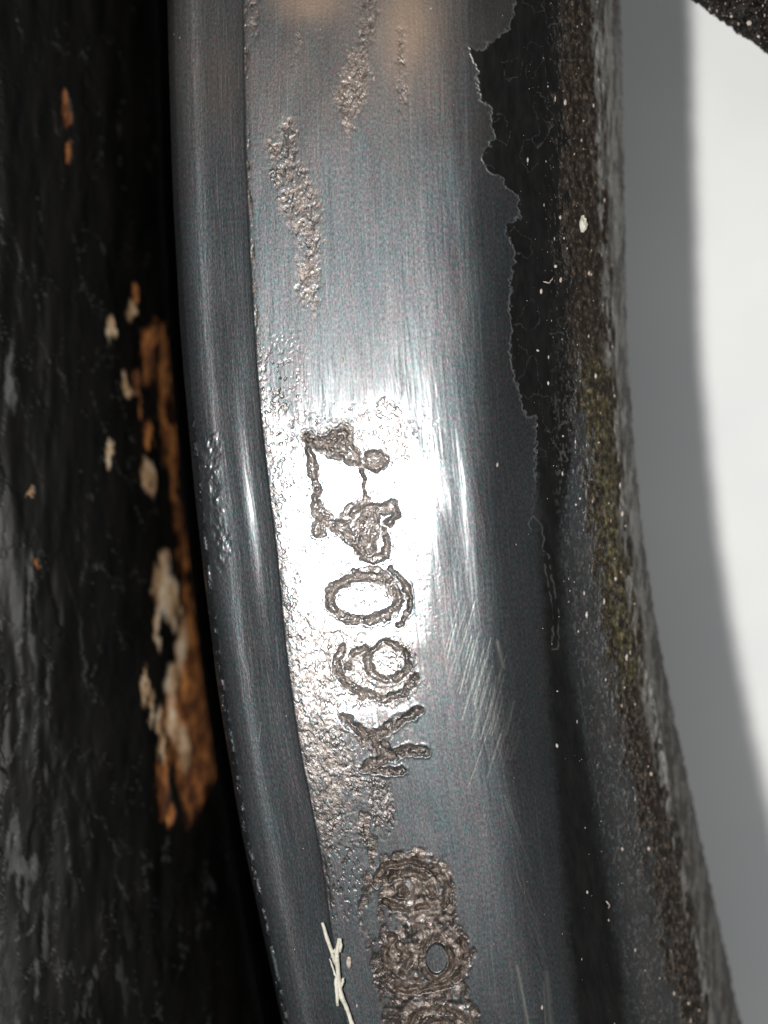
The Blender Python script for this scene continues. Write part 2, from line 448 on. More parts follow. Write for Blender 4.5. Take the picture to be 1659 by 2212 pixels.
# stamped characters, read from the bottom of the picture upwards: each a list of (stroke, half width)
CHARS = [
 [([(664, 946), (672, 1000), (686, 1064)], 8), ([(663, 946), (700, 966), (735, 980), (772, 992)], 11), ([(722, 940), (744, 934), (756, 962), (772, 992)], 10),
  (ring(812, 996, 19, 14), 8), ([(752, 985), (775, 995), (800, 999), (820, 996)], 12), ([(690, 958), (722, 950), (744, 950)], 9), ([(783, 1015), (787, 1045), (792, 1086)], 3.2)],
 [([(682, 1072), (690, 1108), (690, 1150)], 10), ([(690, 1110), (732, 1140), (770, 1166)], 12), ([(740, 1130), (768, 1100), (790, 1086)], 12),
  ([(790, 1096), (820, 1100), (846, 1092), (856, 1112), (840, 1130)], 9), ([(796, 1112), (778, 1150), (792, 1188)], 15), ([(812, 1108), (808, 1150), (800, 1185)], 9), ([(762, 1168), (780, 1200), (806, 1208), (832, 1200), (836, 1176), (828, 1144)], 6)],
 [(ring(788, 1294, 76, 46), 8), ([(775, 1240), (810, 1238), (845, 1256), (862, 1290)], 12), ([(842, 1226), (868, 1250), (884, 1284), (884, 1322), (862, 1350)], 5)],
 [(ring(838, 1430, 42, 40), 7), ([(742, 1396), (728, 1420), (730, 1448), (748, 1474), (784, 1500), (830, 1508), (872, 1496), (896, 1462)], 7), ([(752, 1440), (764, 1410), (790, 1400)], 6)],
 [([(744, 1552), (770, 1572), (795, 1592)], 9), ([(902, 1534), (856, 1558), (830, 1580), (795, 1592)], 9), ([(795, 1592), (818, 1604), (838, 1628)], 11),
  ([(918, 1622), (880, 1622), (846, 1630), (792, 1656)], 9), ([(790, 1660), (830, 1666), (870, 1662)], 6)],
 [([(812, 1911), (822, 1885), (839, 1869), (889, 1859), (939, 1875), (968, 1915), (958, 1953)], 6), ([(830, 1902), (850, 1888), (889, 1886), (929, 1905), (936, 1930)], 7),
  (ring(872, 1924, 9, 9, 10), 5), ([(832, 1945), (850, 1962), (885, 1966), (920, 1955)], 6)],
 [(ring(943, 2070, 32, 44), 7), ([(1000, 2030), (1006, 2065), (1000, 2098), (966, 2124), (906, 2138), (855, 2134), (835, 2104), (830, 2053), (850, 2025)], 7), ([(862, 2040), (885, 2070), (870, 2100)], 7)],
 [([(880, 2230), (888, 2200), (905, 2186), (939, 2180), (983, 2183), (1010, 2215), (1014, 2260)], 7), (ring(950, 2226, 30, 20), 7)],
]
char_id = np.full(X_.shape, -1, np.int8)
gline = np.zeros_like(X_); groove = np.zeros_like(X_); rim = np.zeros_like(X_); gr_mask = np.zeros_like(X_)
jit = (fbm(X_ / 9, Y_ / 9, 3, 0) - .5)
jw = X_ + (fbm(X_ / 15, Y_ / 15, 3, 0) - .5) * 15; jh = Y_ + (fbm(X_ / 15, Y_ / 15, 3, 5) - .5) * 15
for ci, strokes in enumerate(CHARS):
    for pts, w in strokes:
        xs = [p[0] for p in pts]; ys = [p[1] for p in pts]
        r0 = max(0, np.searchsorted(rows, min(ys) - 45)); r1 = np.searchsorted(rows, max(ys) + 45)
        c0 = int(np.argmax(PX[(r0 + min(r1, len(rows) - 1)) // 2] > min(xs) - 75)); c1 = int(np.argmax(PX[(r0 + min(r1, len(rows) - 1)) // 2] > max(xs) + 75))
        s = (slice(r0, r1), slice(c0, c1))
        w = w * (1.0 if ci < 5 else .9)
        d = seg_dist(jw[s], jh[s], pts)
        groove[s] = np.maximum(groove[s], np.exp(-(d / (w * 1.0)) ** 2))
        gline[s] = np.maximum(gline[s], np.exp(-((d - w * .95) / 2.3) ** 2))
        rim[s] = np.maximum(rim[s], np.exp(-((d - w * 1.55) / 3.6) ** 2))
        gr_mask[s] = np.maximum(gr_mask[s], 1 - sstep(w * .75, w * 1.35, d + (nz[s] - .5) * 10))
        char_id[s] = np.where(d < w * 1.5, ci, char_id[s])
rim *= (1 - groove)
# round smooth floor left in the eye of one figure
eye = 1 - sstep(.8, 1.0, np.hypot((X_ - 943) / 27, (Y_ - 2070) / 37))
pit = np.clip(np.maximum(pit, gr_mask * .8) * (1 - eye), 0, 1)
halo = np.zeros_like(X_)
brown = np.maximum(brown, pit * (Y_ < 700) * .55 * sstep(.35, .6, fbm(X_ / 9, Y_ / 14, 3, 2)))
for (hx, hy, ha, hb) in [(745, 965, 70, 40), (700, 1120, 45, 50), (790, 1150, 60, 55), (800, 1250, 70, 35), (750, 1440, 60, 60), (830, 1490, 80, 40), (800, 1600, 80, 60), (690, 1440, 60, 180), (720, 1680, 60, 120)]:
    halo = np.maximum(halo, np.exp(-(((X_ - hx) / ha) ** 2 + ((Y_ - hy) / hb) ** 2)))
spk = halo * sstep(.53, .62, fbm(X_ / 5.5, Y_ / 6.5, 3, 2)) * face_only
brown = np.maximum(brown, spk * .6); pit = np.maximum(pit, spk * .7)
brown = np.clip(np.maximum(brown, gr_mask * .74 * sstep(.42, .58, fbm(X_ / 6, Y_ / 6, 3, 1))), 0, 1) * (1 - eye)
dull = sstep(3.9, 4.2, Q) * sstep(1000, 1300, Y_)
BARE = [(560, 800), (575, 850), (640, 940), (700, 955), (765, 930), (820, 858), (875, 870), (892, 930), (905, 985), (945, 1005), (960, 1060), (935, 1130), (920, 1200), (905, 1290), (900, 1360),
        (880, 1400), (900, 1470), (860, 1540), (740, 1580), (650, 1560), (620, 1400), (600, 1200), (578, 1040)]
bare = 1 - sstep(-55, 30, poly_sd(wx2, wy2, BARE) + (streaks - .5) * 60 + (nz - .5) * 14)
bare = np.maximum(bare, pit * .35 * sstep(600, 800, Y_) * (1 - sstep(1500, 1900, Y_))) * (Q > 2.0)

# black paint on the flank, with its chipped edge; lower down, shade is painted in
FL = [(1110, -90), (1112, 40), (1095, 68), (1050, 95), (1030, 108), (1012, 104), (1030, 150), (1036, 215), (1062, 232), (1060, 260), (1072, 300), (1052, 318), (1040, 345), (1052, 368), (1086, 384), (1094, 408), (1118, 425), (1124, 470),
      (1092, 484), (1096, 510), (1112, 540), (1104, 600), (1102, 680), (1108, 720), (1100, 760), (1108, 800), (1120, 850), (1134, 900), (1150, 905), (1160, 900), (1158, 980), (1150, 1150), (1162, 1400),
      (1176, 1600), (1194, 1800), (1214, 2050), (1240, 2300), (1372, 2300), (1362, 2100), (1322, 1850), (1276, 1600), (1240, 1400), (1225, 1200), (1240, 900), (1260, 500), (1320, -90)]
fd = poly_sd(X_ + jit * 15 + (fbm(X_ / 5, Y_ / 5, 2, 4) - .5) * 8, Y_ + warpy * .6 + jit * 12, FL)
blist = [[(1152, 1115), (1168, 1130), (1176, 1165), (1168, 1190), (1152, 1160), (1142, 1130)], [(1172, 1190), (1186, 1200), (1192, 1250), (1208, 1330), (1206, 1400), (1192, 1400), (1196, 1330), (1180, 1240)]]
bd = np.minimum.reduce([poly_sd(X_ + jit * 7, Y_ + warpy * .25, b) for b in blist])
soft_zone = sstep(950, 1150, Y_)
edge_w = 1.6 + 30 * soft_zone
paint = 1 - sstep(-edge_w, edge_w, fd)
paint = np.maximum(paint, sstep(-75, 25, X_ - cM(Y_)) * (1 - sstep(-10, 30, X_ - cG(Y_))) * soft_zone * .72)  # shade of the turning lower flank, painted in as soft black
paint = np.maximum(paint, (1 - sstep(-2.5, 2.5, bd)) * .7)
pale = np.exp(-((fd - 1.0) / 1.7) ** 2) * (1 - soft_zone) * (.35 + .65 * fbm(X_ / 9, Y_ / 9, 2, 2)) * (X_ < 1180) * .34 * sstep(.3, .6, fbm(X_ / 18, Y_ / 18, 3, 5) + .08)
pale = np.maximum(pale, np.exp(-(bd / 1.6) ** 2) * .12 * sstep(.35, .6, fbm(X_ / 12, Y_ / 12, 2, 5)))
# flakes inside the paint
fl2 = worley(X_ / 34 + warpx / 30, Y_ / 60 + warpy / 40, 2)
chip = (fl2[2] > .80) & (fl2[1] - fl2[0] > .06) & (paint > .6) & (Y_ < 900)
pale = np.maximum(pale, (np.exp(-((fl2[1] - fl2[0]) / .03) ** 2)) * (fl2[2] > .7) * (paint > .6) * .1 * (Y_ < 1000))

# crust on the far edge
kd = (X_ - cK(Y_)[...]) + (fbm(X_ / 12, Y_ / 30, 4, 1) - .5) * 70
crust = sstep(-14, 12, kd)
sp = sstep(.60, .68, fbm(X_ / 5, Y_ / 9, 3, 3)) * sstep(-60, 0, kd) * .7
crust = np.clip(np.maximum(crust, sp * .8), 0, 1) * (Q > 3.0)
greyside = sstep(4.0, 4.25, Q) * sstep(700, 1300, Y_)
outer = sstep(5.9, 6.2, Q + (fbm(X_ / 8, Y_ / 60, 3, 2) - .5) * .8)
moss = np.exp(-((X_ - cK(Y_) - 38) / 32) ** 2) * sstep(700, 850, Y_) * (1 - sstep(1420, 1560, Y_)) * (.5 + .6 * fbm(X_ / 20, Y_ / 60, 3, 5))
moss = np.clip(moss, 0, 1) * sstep(.3, .55, fbm(X_ / 10, Y_ / 18, 3, 0))
pale = np.maximum(pale, outer * (.35 + .65 * sstep(.35, .65, fbm(X_ / 6, Y_ / 45, 4, 4))) * .42 * (1 - .45 * sstep(1000, 1500, Y_)))
pale = np.maximum(pale, np.exp(-((X_ - cI(Y_) + 8) / 10) ** 2) * sstep(.45, .6, fbm(X_ / 7, Y_ / 30, 3, 0)) * .30)
pale = np.maximum(pale, np.exp(-((X_ - cI(Y_) - 2) / 7) ** 2) * sstep(1400, 1500, Y_) * (1 - sstep(1640, 1760, Y_)) * sstep(.3, .6, fbm(X_ / 6, Y_ / 16, 3, 3)) * .7)

fleck = sstep(.60, .70, fbm(X_ / 3.6, Y_ / 8, 2, 1)) * sstep(3.7, 4.1, Q) * (1 - sstep(5.6, 6, Q)) * sstep(600, 1000, Y_)
pale = np.maximum(pale, fleck * .16 * fbm(X_ / 9, Y_ / 14, 2, 5))

# scratches
scr = np.zeros_like(X_)
def scratch(x0, y0, x1, y1, w, s, bend=0):
    pts = [(x0 + (x1 - x0) * t + bend * math.sin(math.pi * t), y0 + (y1 - y0) * t) for t in np.linspace(0, 1, 6)]
    r0 = max(0, np.searchsorted(rows, min(y0, y1) - 6)); r1 = np.searchsorted(rows, max(y0, y1) + 6)
    m = PX[min((r0 + r1) // 2, len(rows) - 1)]
    c0 = int(np.argmax(m > min(x0, x1) - 60)); c1 = int(np.argmax(m > max(x0, x1) + 60))
    sl = (slice(r0, r1), slice(c0, c1))
    d = seg_dist(X_[sl], Y_[sl], pts)
    scr[sl] = np.maximum(scr[sl], s * np.exp(-(d / w) ** 2))
R = random.Random(5)
for k in range(85):                                   # bundle beside the figures
    t = R.random(); x = 985 + t * 115 + R.gauss(0, 16); y = 1370 + t * 240 + R.uniform(-50, 40)
    L = R.uniform(35, 120)
    scratch(x + L * .12, y - L * .5, x - L * .16 + R.uniform(-4, 4), y + L * .5, R.uniform(.7, 2.2), R.uniform(.06, .38), R.uniform(-1.5, 1.5))
for k in range(40):                                   # second bundle low down
    t = R.random(); x = 1098 + t * 92 + R.uniform(-9, 9); y = 1730 + t * 480 + R.uniform(-30, 30)
    L = R.uniform(30, 110)
    scratch(x - L * .16, y - L * .5, x + L * .22, y + L * .5, R.uniform(.6, 1.4), R.uniform(.08, .34), R.uniform(-1.5, 1.5))
for k in range(210):                                  # hairlines along the bar
    y = R.uniform(-50, 2260); L = R.uniform(20, 160)
    x = R.uniform(float(cE(y)) + 10, float(cM(y)) - 5); dx = (float(cE(y + L)) - float(cE(y))) * R.uniform(.4, 1.1)
    scratch(x, y, x + dx, y + L, R.uniform(.6, 1.0), R.uniform(.04, .22))
for k in range(60):
    y = R.uniform(-50, 2260); L = R.uniform(20, 120)
    x = R.uniform(float(cB(y)) + 20, float(cE(y)) - 6); dx = float(cE(y + L)) - float(cE(y))
    scratch(x, y, x + dx, y + L, .9, R.uniform(.08, .3))
for a in [(1250, 1480, 1305, 1800, 1.0, .4), (1072, 1385, 1086, 1440, 4, .55), (1116, 2085, 1140, 2211, 3.2, .6), (1060, 1560, 1010, 1700, 1, .3), (1160, 1300, 1215, 1560, .9, .15), (565, 1560, 560, 1600, 1, .5),
          (1180, 2100, 1192, 2240, 5, .45), (1174, 2120, 1180, 2260, 2, .5), (1285, 1735, 1278, 1752, 1.5, .8), (1292, 1712, 1292, 1735, 1.5, .8)]:
    scratch(*a)
scr *= (1 - crust) * (1 - pit)

warmst = np.exp(-(np.hypot((X_ - 672) / 70, (Y_ - 0) / 45)) ** 2) + np.exp(-(np.hypot((X_ - 880) / 60, (Y_ - 45) / 110)) ** 2) * .9
warmst += .35 * (1 - sstep(100, 520, Y_)) * fbm(UU / 60, VV / 160, 3, 3) + np.exp(-(np.hypot((X_ - 1160) / 14, (Y_ - 870) / 26)) ** 2) * .5
warmst = np.clip(warmst, 0, 1)

# ---- relief
w1 = worley(X_ / 7.0 + jit * 1.2, Y_ / 8.0 + warpx * .03, 1)
w2 = worley(X_ / 4.6, Y_ / 5.6 + jit, 3)
peb = (1 - np.clip(w1[0] * 1.15, 0, 1) ** 2)
peb2 = (1 - np.clip(w2[0] * 1.15, 0, 1) ** 2)
crev = np.clip(np.maximum(1 - sstep(.05, .22, w1[1] - w1[0]), .7 * (1 - sstep(.05, .25, w2[1] - w2[0]))), 0, 1) * sstep(.35, .6, fbm(X_ / 12, Y_ / 12, 2, 4) + .12)
crev = np.maximum(crev, .62 * groove ** 1.5 * sstep(.3, .55, fbm(X_ / 10, Y_ / 10, 3, 4) + .08))  # stroke floors coloured darker so that they look recessed
gline = gline * sstep(.42, .62, fbm(X_ / 15, Y_ / 15, 2, 5)) * np.where(Y_ > 1830, 1.0, .75) * (1 - eye)
crev = np.maximum(crev, gline)
brown = np.maximum(brown, gline * .9); pit = np.maximum(pit, gline * .9)
brown_core = groove * (Y_ > 1830)
crev = np.maximum(crev, brown_core * .9); brown = np.maximum(brown, brown_core * .7)
grain = np.clip(.65 * w1[2] + .35 * w2[2], 0, 1)
Zr = np.zeros_like(X_)
pn = np.clip(pit, 0, 1)
pamp = .18 + 1.0 * sstep(.52, .72, fbm(X_ / 26, Y_ / 40, 3, 1))
pamp = np.maximum(pamp * np.where(Y_ < 700, .45, np.where(Y_ > 1830, .6, 1)), np.exp(-(np.hypot((X_ - 592 - (Y_ - 380) * .1) / 14, (Y_ - 380) / 80)) ** 2) * 1.9)
Zr += pn * (-.0014 + pamp * (.0014 * peb * (.2 + 1.1 * w1[2]) + .0004 * peb2) + .0012 * (fbm(X_ / 18, Y_ / 18, 2, 0) - .5))
Zr -= (.0042 + .0030 * (Y_ > 1830)) * groove * sstep(.2, .5, fbm(X_ / 16, Y_ / 16, 3, 3)) + .0022 * groove * (fbm(X_ / 6, Y_ / 6, 2, 2) - .5)
Zr += .0009 * rim * (.5 + fbm(X_ / 12, Y_ / 12, 2, 1))
Zr += .006 * brown_p * (fbm(X_ / 24, Y_ / 24, 3, 2) - .35)
Zr = Zr * (1 - eye) - .004 * eye
Zr += .0011 * sstep(-1.5, 1.5, -np.minimum(fd, bd)) * (Y_ < 1500)
Zr -= .0007 * np.clip(scr, 0, 1)
# grain of the brushing and slow waviness of the steel
steel_m = (1 - crust)
Zr += steel_m * (.0004 * (streaks - .5) + .0022 * (fbm(UU / 80, VV / 300, 3, 2) - .5))
# dents on the left bevel
dent = patch([(430, 950), (470, 930), (468, 1000), (478, 1100), (500, 1200), (480, 1250), (455, 1150), (440, 1050)], 10, 20)
Zr += dent * .006 * (fbm(X_ / 14, Y_ / 24, 3, 1) - .5)
lipn = np.exp(-((X_ - cB(Y_) - 7) / 6) ** 2) * sstep(800, 1000, Y_)
Zr += lipn * .008 * sstep(.45, .62, fbm(X_ / 9, Y_ / 16, 3, 4))
# crust relief
cp = worley(X_ / 10, Y_ / 16 + jit, 4)
Zr += crust * (.016 * (fbm(X_ / 22, Y_ / 60, 4, 3) - .5) + .007 * (1 - np.clip(cp[0], 0, 1)) * cp[2] + .004 * (fbm(X_ / 6, Y_ / 16, 2, 5) - .5))
Zr += .010 * sstep(3.0, 3.3, Q) * (1 - crust) * (fbm(X_ / 30, Y_ / 60, 4, 1) - .5) * .35
Z = Z + Zr * (1 - .75 * sstep(5.9, 6.5, Q))
PXo = PX + crust * (fbm(Y_ / 14 + X_ / 30, Y_ / 40, 4, 2) - .5) * 8 * sstep(6, 7, Q)

# ---- hidden lower body: both flanks go down and meet underneath
def tail(side, zend):
    n_ = 9
    base = PXo[:, 0] if side < 0 else PXo[:, -1]
    zb = Z[:, 0] if side < 0 else Z[:, -1]
    xs, zs_ = [], []
    for i in range(1, n_ + 1):
        t = i / n_
        xs.append(base + (-side) * (70 * t ** 2)); zs_.append(zb + (zend - zb) * t)
    return np.array(xs).T, np.array(zs_).T
lx, lz = tail(-1, -.46); rx, rz = tail(1, -.5)
PXf = np.concatenate([lx[:, ::-1], PXo, rx], 1); Zf = np.concatenate([lz[:, ::-1], Z, rz], 1)
nl, nr = lx.shape[1], rx.shape[1]
def padf(a, lv=None, rv=None):
    l = np.repeat(a[:, :1], nl, 1) if lv is None else np.full((a.shape[0], nl), lv)
    r = np.repeat(a[:, -1:], nr, 1) if rv is None else np.full((a.shape[0], nr), rv)
    return np.concatenate([l, a, r], 1)
PYf = padf(PY)
gx, gy, gz = to_xyz(PXf, PYf, Zf)
V = np.stack([gx, gy, gz], -1).reshape(-1, 3)
nrw, ncl = PXf.shape
flat = np.stack([padf(UU / 1000), padf(VV / 1000), Zf * 1.0], -1).reshape(-1, 3)
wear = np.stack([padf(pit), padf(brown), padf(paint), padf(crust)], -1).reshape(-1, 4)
wear2 = np.stack([padf(np.clip(scr, 0, 1)), padf(moss), padf(warmst), padf(np.clip(pale, 0, 1), 0, None)], -1).reshape(-1, 4)
wear3 = np.stack([padf(crev), padf(grain), padf(dull), padf(bare)], -1).reshape(-1, 4)
# vertex normals of the whole surface so that parts meet without a seam
G = V.reshape(nrw, ncl, 3)
du = np.gradient(G, axis=1); dv = np.gradient(G, axis=0)
N = np.cross(dv, du); N = N / (np.linalg.norm(N, axis=-1, keepdims=True) + 1e-12)
# rows run downwards in the picture, columns to the right: flip to face the camera
N = np.where(N[nrw // 2, ncl // 2, 2] < 0, -N, N).reshape(-1, 3)
ii = np.arange(nrw - 1)[:, None]; jj = np.arange(ncl - 1)[None, :]
base_i = ii * ncl + jj
F = np.stack([base_i, base_i + ncl, base_i + ncl + 1, base_i + 1], -1)
Ffl = F.reshape(-1, 4)
def cellv(a): return padf(a)[:-1, :-1].ravel()
cq = cellv(Q); cid = padf(char_id.astype(np.float32), -1, -1)[:-1, :-1].ravel().astype(int)
colj = np.repeat(jj, nrw - 1, 0).ravel()
under = (colj < nl) | (colj >= nl + len(q) - 1)
cpaint = cellv(paint) > .5; 
part = np.where(under, 0, np.where(cq < 1.97, 1, np.where(cq < 4.6, 2, 3)))
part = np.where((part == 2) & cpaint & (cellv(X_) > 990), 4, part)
attrs = {'flat': ('FLOAT_VECTOR', flat), 'wear': ('FLOAT_COLOR', wear), 'wear_more': ('FLOAT_COLOR', wear2), 'wear_fine': ('FLOAT_COLOR', wear3)}
bar = tag(empty('steel_bar', (0, 0, 0)), 'worn grey steel bar with stamped characters, pitting and a gritty brown far edge', 'metal bar')
isch = (cid >= 0) & (part == 2)
sub_mesh('lower_body', part == 0, Ffl, V, N, attrs, M_BAR, bar)
sub_mesh('bevelled_edge', part == 1, Ffl, V, N, attrs, M_BAR, bar)
sub_mesh('face', (part == 2) & ~isch, Ffl, V, N, attrs, M_BAR, bar)
o = sub_mesh('crusted_edge', part == 3, Ffl, V, N, attrs, M_BAR, bar); o['label'] = 'rough brown and mossy green crust along the far edge'
o = sub_mesh('black_paint_and_shade', part == 4, Ffl, V, N, attrs, M_BAR, bar); o['label'] = 'chipped black paint left on the rounded flank, with shade painted in lower down'
WHAT = ['angular stamped 7 at the top of the row', 'worn stamped 4 below the 7', 'wide oval stamped 0 with a bright floor', 'round stamped 6', 'stamped letter K',
        'grimy stamped figure 8 below the K', 'grimy stamped figure with a smooth dark oval eye', 'grimy stamped figure cut off by the lower edge']
for ci in range(len(CHARS)):
    o = sub_mesh('stamped_character', isch & (cid == ci), Ffl, V, N, attrs, M_BAR, bar)
    if o: o['label'] = WHAT[ci]

def bar_surface(px, py):
    r = int(np.clip(np.searchsorted(rows, py), 0, len(rows) - 1))
    c = int(np.clip(np.searchsorted(PX[r], px), 0, len(q) - 1))
    return float(Z[r, c])

# ------------------------------------------------------------------ the rusty black bar on the left
rowsL = np.concatenate([np.arange(-900, -75, 15.0), np.arange(-75, 2292, 3.2), np.arange(2292, 3000, 15.0)])
AL = cA(rowsL)[:, None]
offs = np.concatenate([np.arange(-640, -40, 4.0), np.arange(-40, 0, 2.0)])
PXL = AL + offs[None, :]
PYL = np.repeat(rowsL[:, None], len(offs), 1)
o_ = offs / 640.0
prof = -.44 + .34 * np.sqrt(np.clip(1 - ((offs + 720) / 735.0) ** 2, 0, 1))
ZL = np.repeat(prof[None, :], len(rowsL), 0)
XL = PXL.astype(np.float32); YL = PYL.astype(np.float32)
wl = (fbm(XL / 14, YL / 40, 4, 1) - .5)
wxl = XL + wl * 26; wyl = YL + (fbm(XL / 14, YL / 50, 4, 3) - .5) * 60
def lpoly(pts, soft=9): return 1 - sstep(-soft, soft, poly_sd(wxl, wyl, pts))
rust = np.zeros_like(XL); cream = np.zeros_like(XL); greyp = np.zeros_like(XL)
rust = np.maximum(rust, lpoly([(338, 700), (370, 720), (385, 930), (412, 1200), (440, 1420), (455, 1500), (468, 1600), (458, 1680), (412, 1790), (400, 1760), (385, 1690), (360, 1600), (345, 1540), (380, 1500), (388, 1420), (400, 1300), (385, 1180), (372, 1050), (355, 930), (338, 760)]))
rust *= sstep(.30, .50, fbm(XL / 14, YL / 50, 4, 5) + .22 * sstep(1150, 1500, YL))
rust = np.maximum(rust, lpoly([(352, 1532), (380, 1530), (440, 1500), (466, 1560), (462, 1650), (440, 1710), (415, 1780), (400, 1750), (388, 1690), (366, 1640)]) * sstep(.25, .42, fbm(XL / 10, YL / 30, 3, 2) + .08))
for (cx, cy, a_, b_, kind) in [(143, 240, 11, 34, 'r'), (150, 325, 9, 20, 'r'), (292, 625, 12, 26, 'r'), (282, 668, 9, 22, 'c'), (236, 702, 12, 30, 'c'), (322, 760, 16, 60, 'r'), (274, 836, 12, 19, 'c'),
                               (294, 820, 9, 20, 'r'), (306, 870, 5, 34, 'r'), (322, 935, 9, 42, 'r'), (236, 985, 7, 22, 'c'), (313, 1035, 12, 32, 'c'), (328, 1045, 9, 34, 'c'), (75, 1228, 7, 8, 'r'), (62, 1065, 8, 7, 'c'),
                               (352, 1215, 10, 34, 'c'), (352, 1270, 20, 60, 'c'), (340, 1350, 7, 50, 'c'), (372, 1300, 14, 50, 'c'), (392, 1400, 10, 70, 'c'), (375, 1480, 15, 45, 'c'), (312, 1480, 6, 46, 'c'), (324, 1540, 7, 40, 'c'), (346, 1590, 7, 60, 'c'),
                               (372, 1570, 16, 50, 'c'), (398, 1620, 14, 60, 'c'), (352, 1690, 13, 70, 'r'), (368, 1760, 8, 30, 'r'), (68, 1385, 7, 40, 'g'), (62, 1290, 6, 90, 'g'), (20, 820, 8, 70, 'g'), (26, 860, 7, 40, 'g')]:
    d = np.hypot((wxl - cx) / a_, (wyl - cy) / b_)
    m = 1 - sstep(.6, 1.25, d)
    if kind == 'r': rust = np.maximum(rust, m)
    elif kind == 'c': cream = np.maximum(cream, m * .8)
    else: greyp = np.maximum(greyp, m * .8)
g1 = sstep(.60, .70, fbm(XL / 20, YL / 85, 4, 4)) * (1 - sstep(70, 150, XL)) * sstep(1500, 1720, YL)
g2 = sstep(.64, .72, fbm(XL / 16, YL / 60, 4, 2)) * (1 - sstep(230, 300, XL)) * sstep(1900, 2050, YL)
g3 = (1 - sstep(25, 60, XL)) * sstep(1850, 2150, YL) * .5
greyp = np.clip(np.maximum.reduce([greyp, g1 * .8, g2 * .4, g3]), 0, 1) * (1 - rust) * (1 - cream)  # grey flake patches, with the sheen of blistered paint put into their colour
# flaking paint: stepped, stretched plates
plates = worley(XL / 42 + wl * 1.2, YL / 150 + wl * .9, 5)
stp = plates[2]
ZL += .0018 * (stp - .5) * sstep(.02, .06, plates[1] - plates[0]) + .0012 * (fbm(XL / 14, YL / 70, 3, 3) - .5)
ZL -= .004 * np.maximum(rust, cream)
ZL += .01 * (fbm(XL / 60, YL / 300, 3, 0) - .5)
greyp = np.clip(np.maximum(greyp, .38 * np.exp(-((plates[1] - plates[0]) / .03) ** 2) * (stp > .5) * sstep(.45, .6, fbm(XL / 30, YL / 90, 3, 5))), 0, 1)
# ledge that runs on beneath the steel bar and then the underside
ext = np.array([[0.5, -.02], [1, -.07], [1.5, -.16], [2, -.34], [14, -.36], [60, -.37], [110, -.38], [112, -.62]])
PXe = PXL[:, -1:] + ext[:, 0][None, :]; ZE = ZL[:, -1:] * 0 + prof[-1] + ext[:, 1][None, :]
PXe[:, -1] = PXL[:, -1] + 112
PXLf = np.concatenate([np.repeat(PXL[:, :1] + 20, 1, 1), PXL, PXe], 1); ZLf = np.concatenate([np.full((len(rowsL), 1), -.85 + .01), ZL, ZE], 1)
ZLf[:, -1] = -.84
def padl(a): return np.concatenate([a[:, :1] * 0, a, np.zeros((a.shape[0], len(ext)))], 1)
PYLf = np.repeat(rowsL[:, None], PXLf.shape[1], 1)
x_, y_, z_ = to_xyz(PXLf, PYLf, ZLf)
VL = np.stack([x_, y_, z_], -1).reshape(-1, 3)
nrl, ncl2 = PXLf.shape
bi = np.arange(nrl - 1)[:, None] * ncl2 + np.arange(ncl2 - 1)[None, :]
FLf = np.stack([bi, bi + ncl2, bi + ncl2 + 1, bi + 1], -1).reshape(-1, 4)
GL = VL.reshape(nrl, ncl2, 3)
NL = np.cross(np.gradient(GL, axis=1), np.gradient(GL, axis=0)); NL /= (np.linalg.norm(NL, axis=-1, keepdims=True) + 1e-12)
if NL[nrl // 2, 60, 2] < 0: NL = -NL
NL = NL.reshape(-1, 3)
flL = np.stack([PXLf / 1000, PYLf / 1000, ZLf], -1).reshape(-1, 3)
wrL = np.stack([padl(rust), padl(cream), padl(greyp), padl(greyp * 0)], -1).reshape(-1, 4)
atL = {'flat': ('FLOAT_VECTOR', flL), 'wear': ('FLOAT_COLOR', wrL)}
black_bar = tag(empty('painted_bar', (-.5, 0, -.85)), 'black painted bar with flaking paint and an orange rust streak along its edge', 'metal bar')
black_bar.location = (0, 0, 0)
rs = padl(np.maximum(rust, cream))[:-1, :-1].ravel() > .5
R2 = rs.reshape(nrl - 1, ncl2 - 1)
lab = np.zeros(R2.shape, int); nlab = 0
for (a, b) in zip(*np.nonzero(R2)):
    if lab[a, b]: continue
    nlab += 1; stack = [(a, b)]; lab[a, b] = nlab
    while stack:
        i, j = stack.pop()
        for di, dj in ((1, 0), (-1, 0), (0, 1), (0, -1)):
            u, v = i + di, j + dj
            if 0 <= u < R2.shape[0] and 0 <= v < R2.shape[1] and R2[u, v] and not lab[u, v]:
                lab[u, v] = nlab; stack.append((u, v))
sizes = np.bincount(lab.ravel())
keep = [n_ for n_ in range(1, nlab + 1) if sizes[n_] >= 20]
lf = lab.ravel()
sub_mesh('painted_body', ~np.isin(lf, keep), FLf, VL, NL, atL, M_LEFT, black_bar)
for n_ in keep:
    o = sub_mesh('rust_patch', lf == n_, FLf, VL, NL, atL, M_LEFT, black_bar)
    if n_ == max(keep, key=lambda t: sizes[t]): o['label'] = 'longest orange brown rust streak along the inner edge'

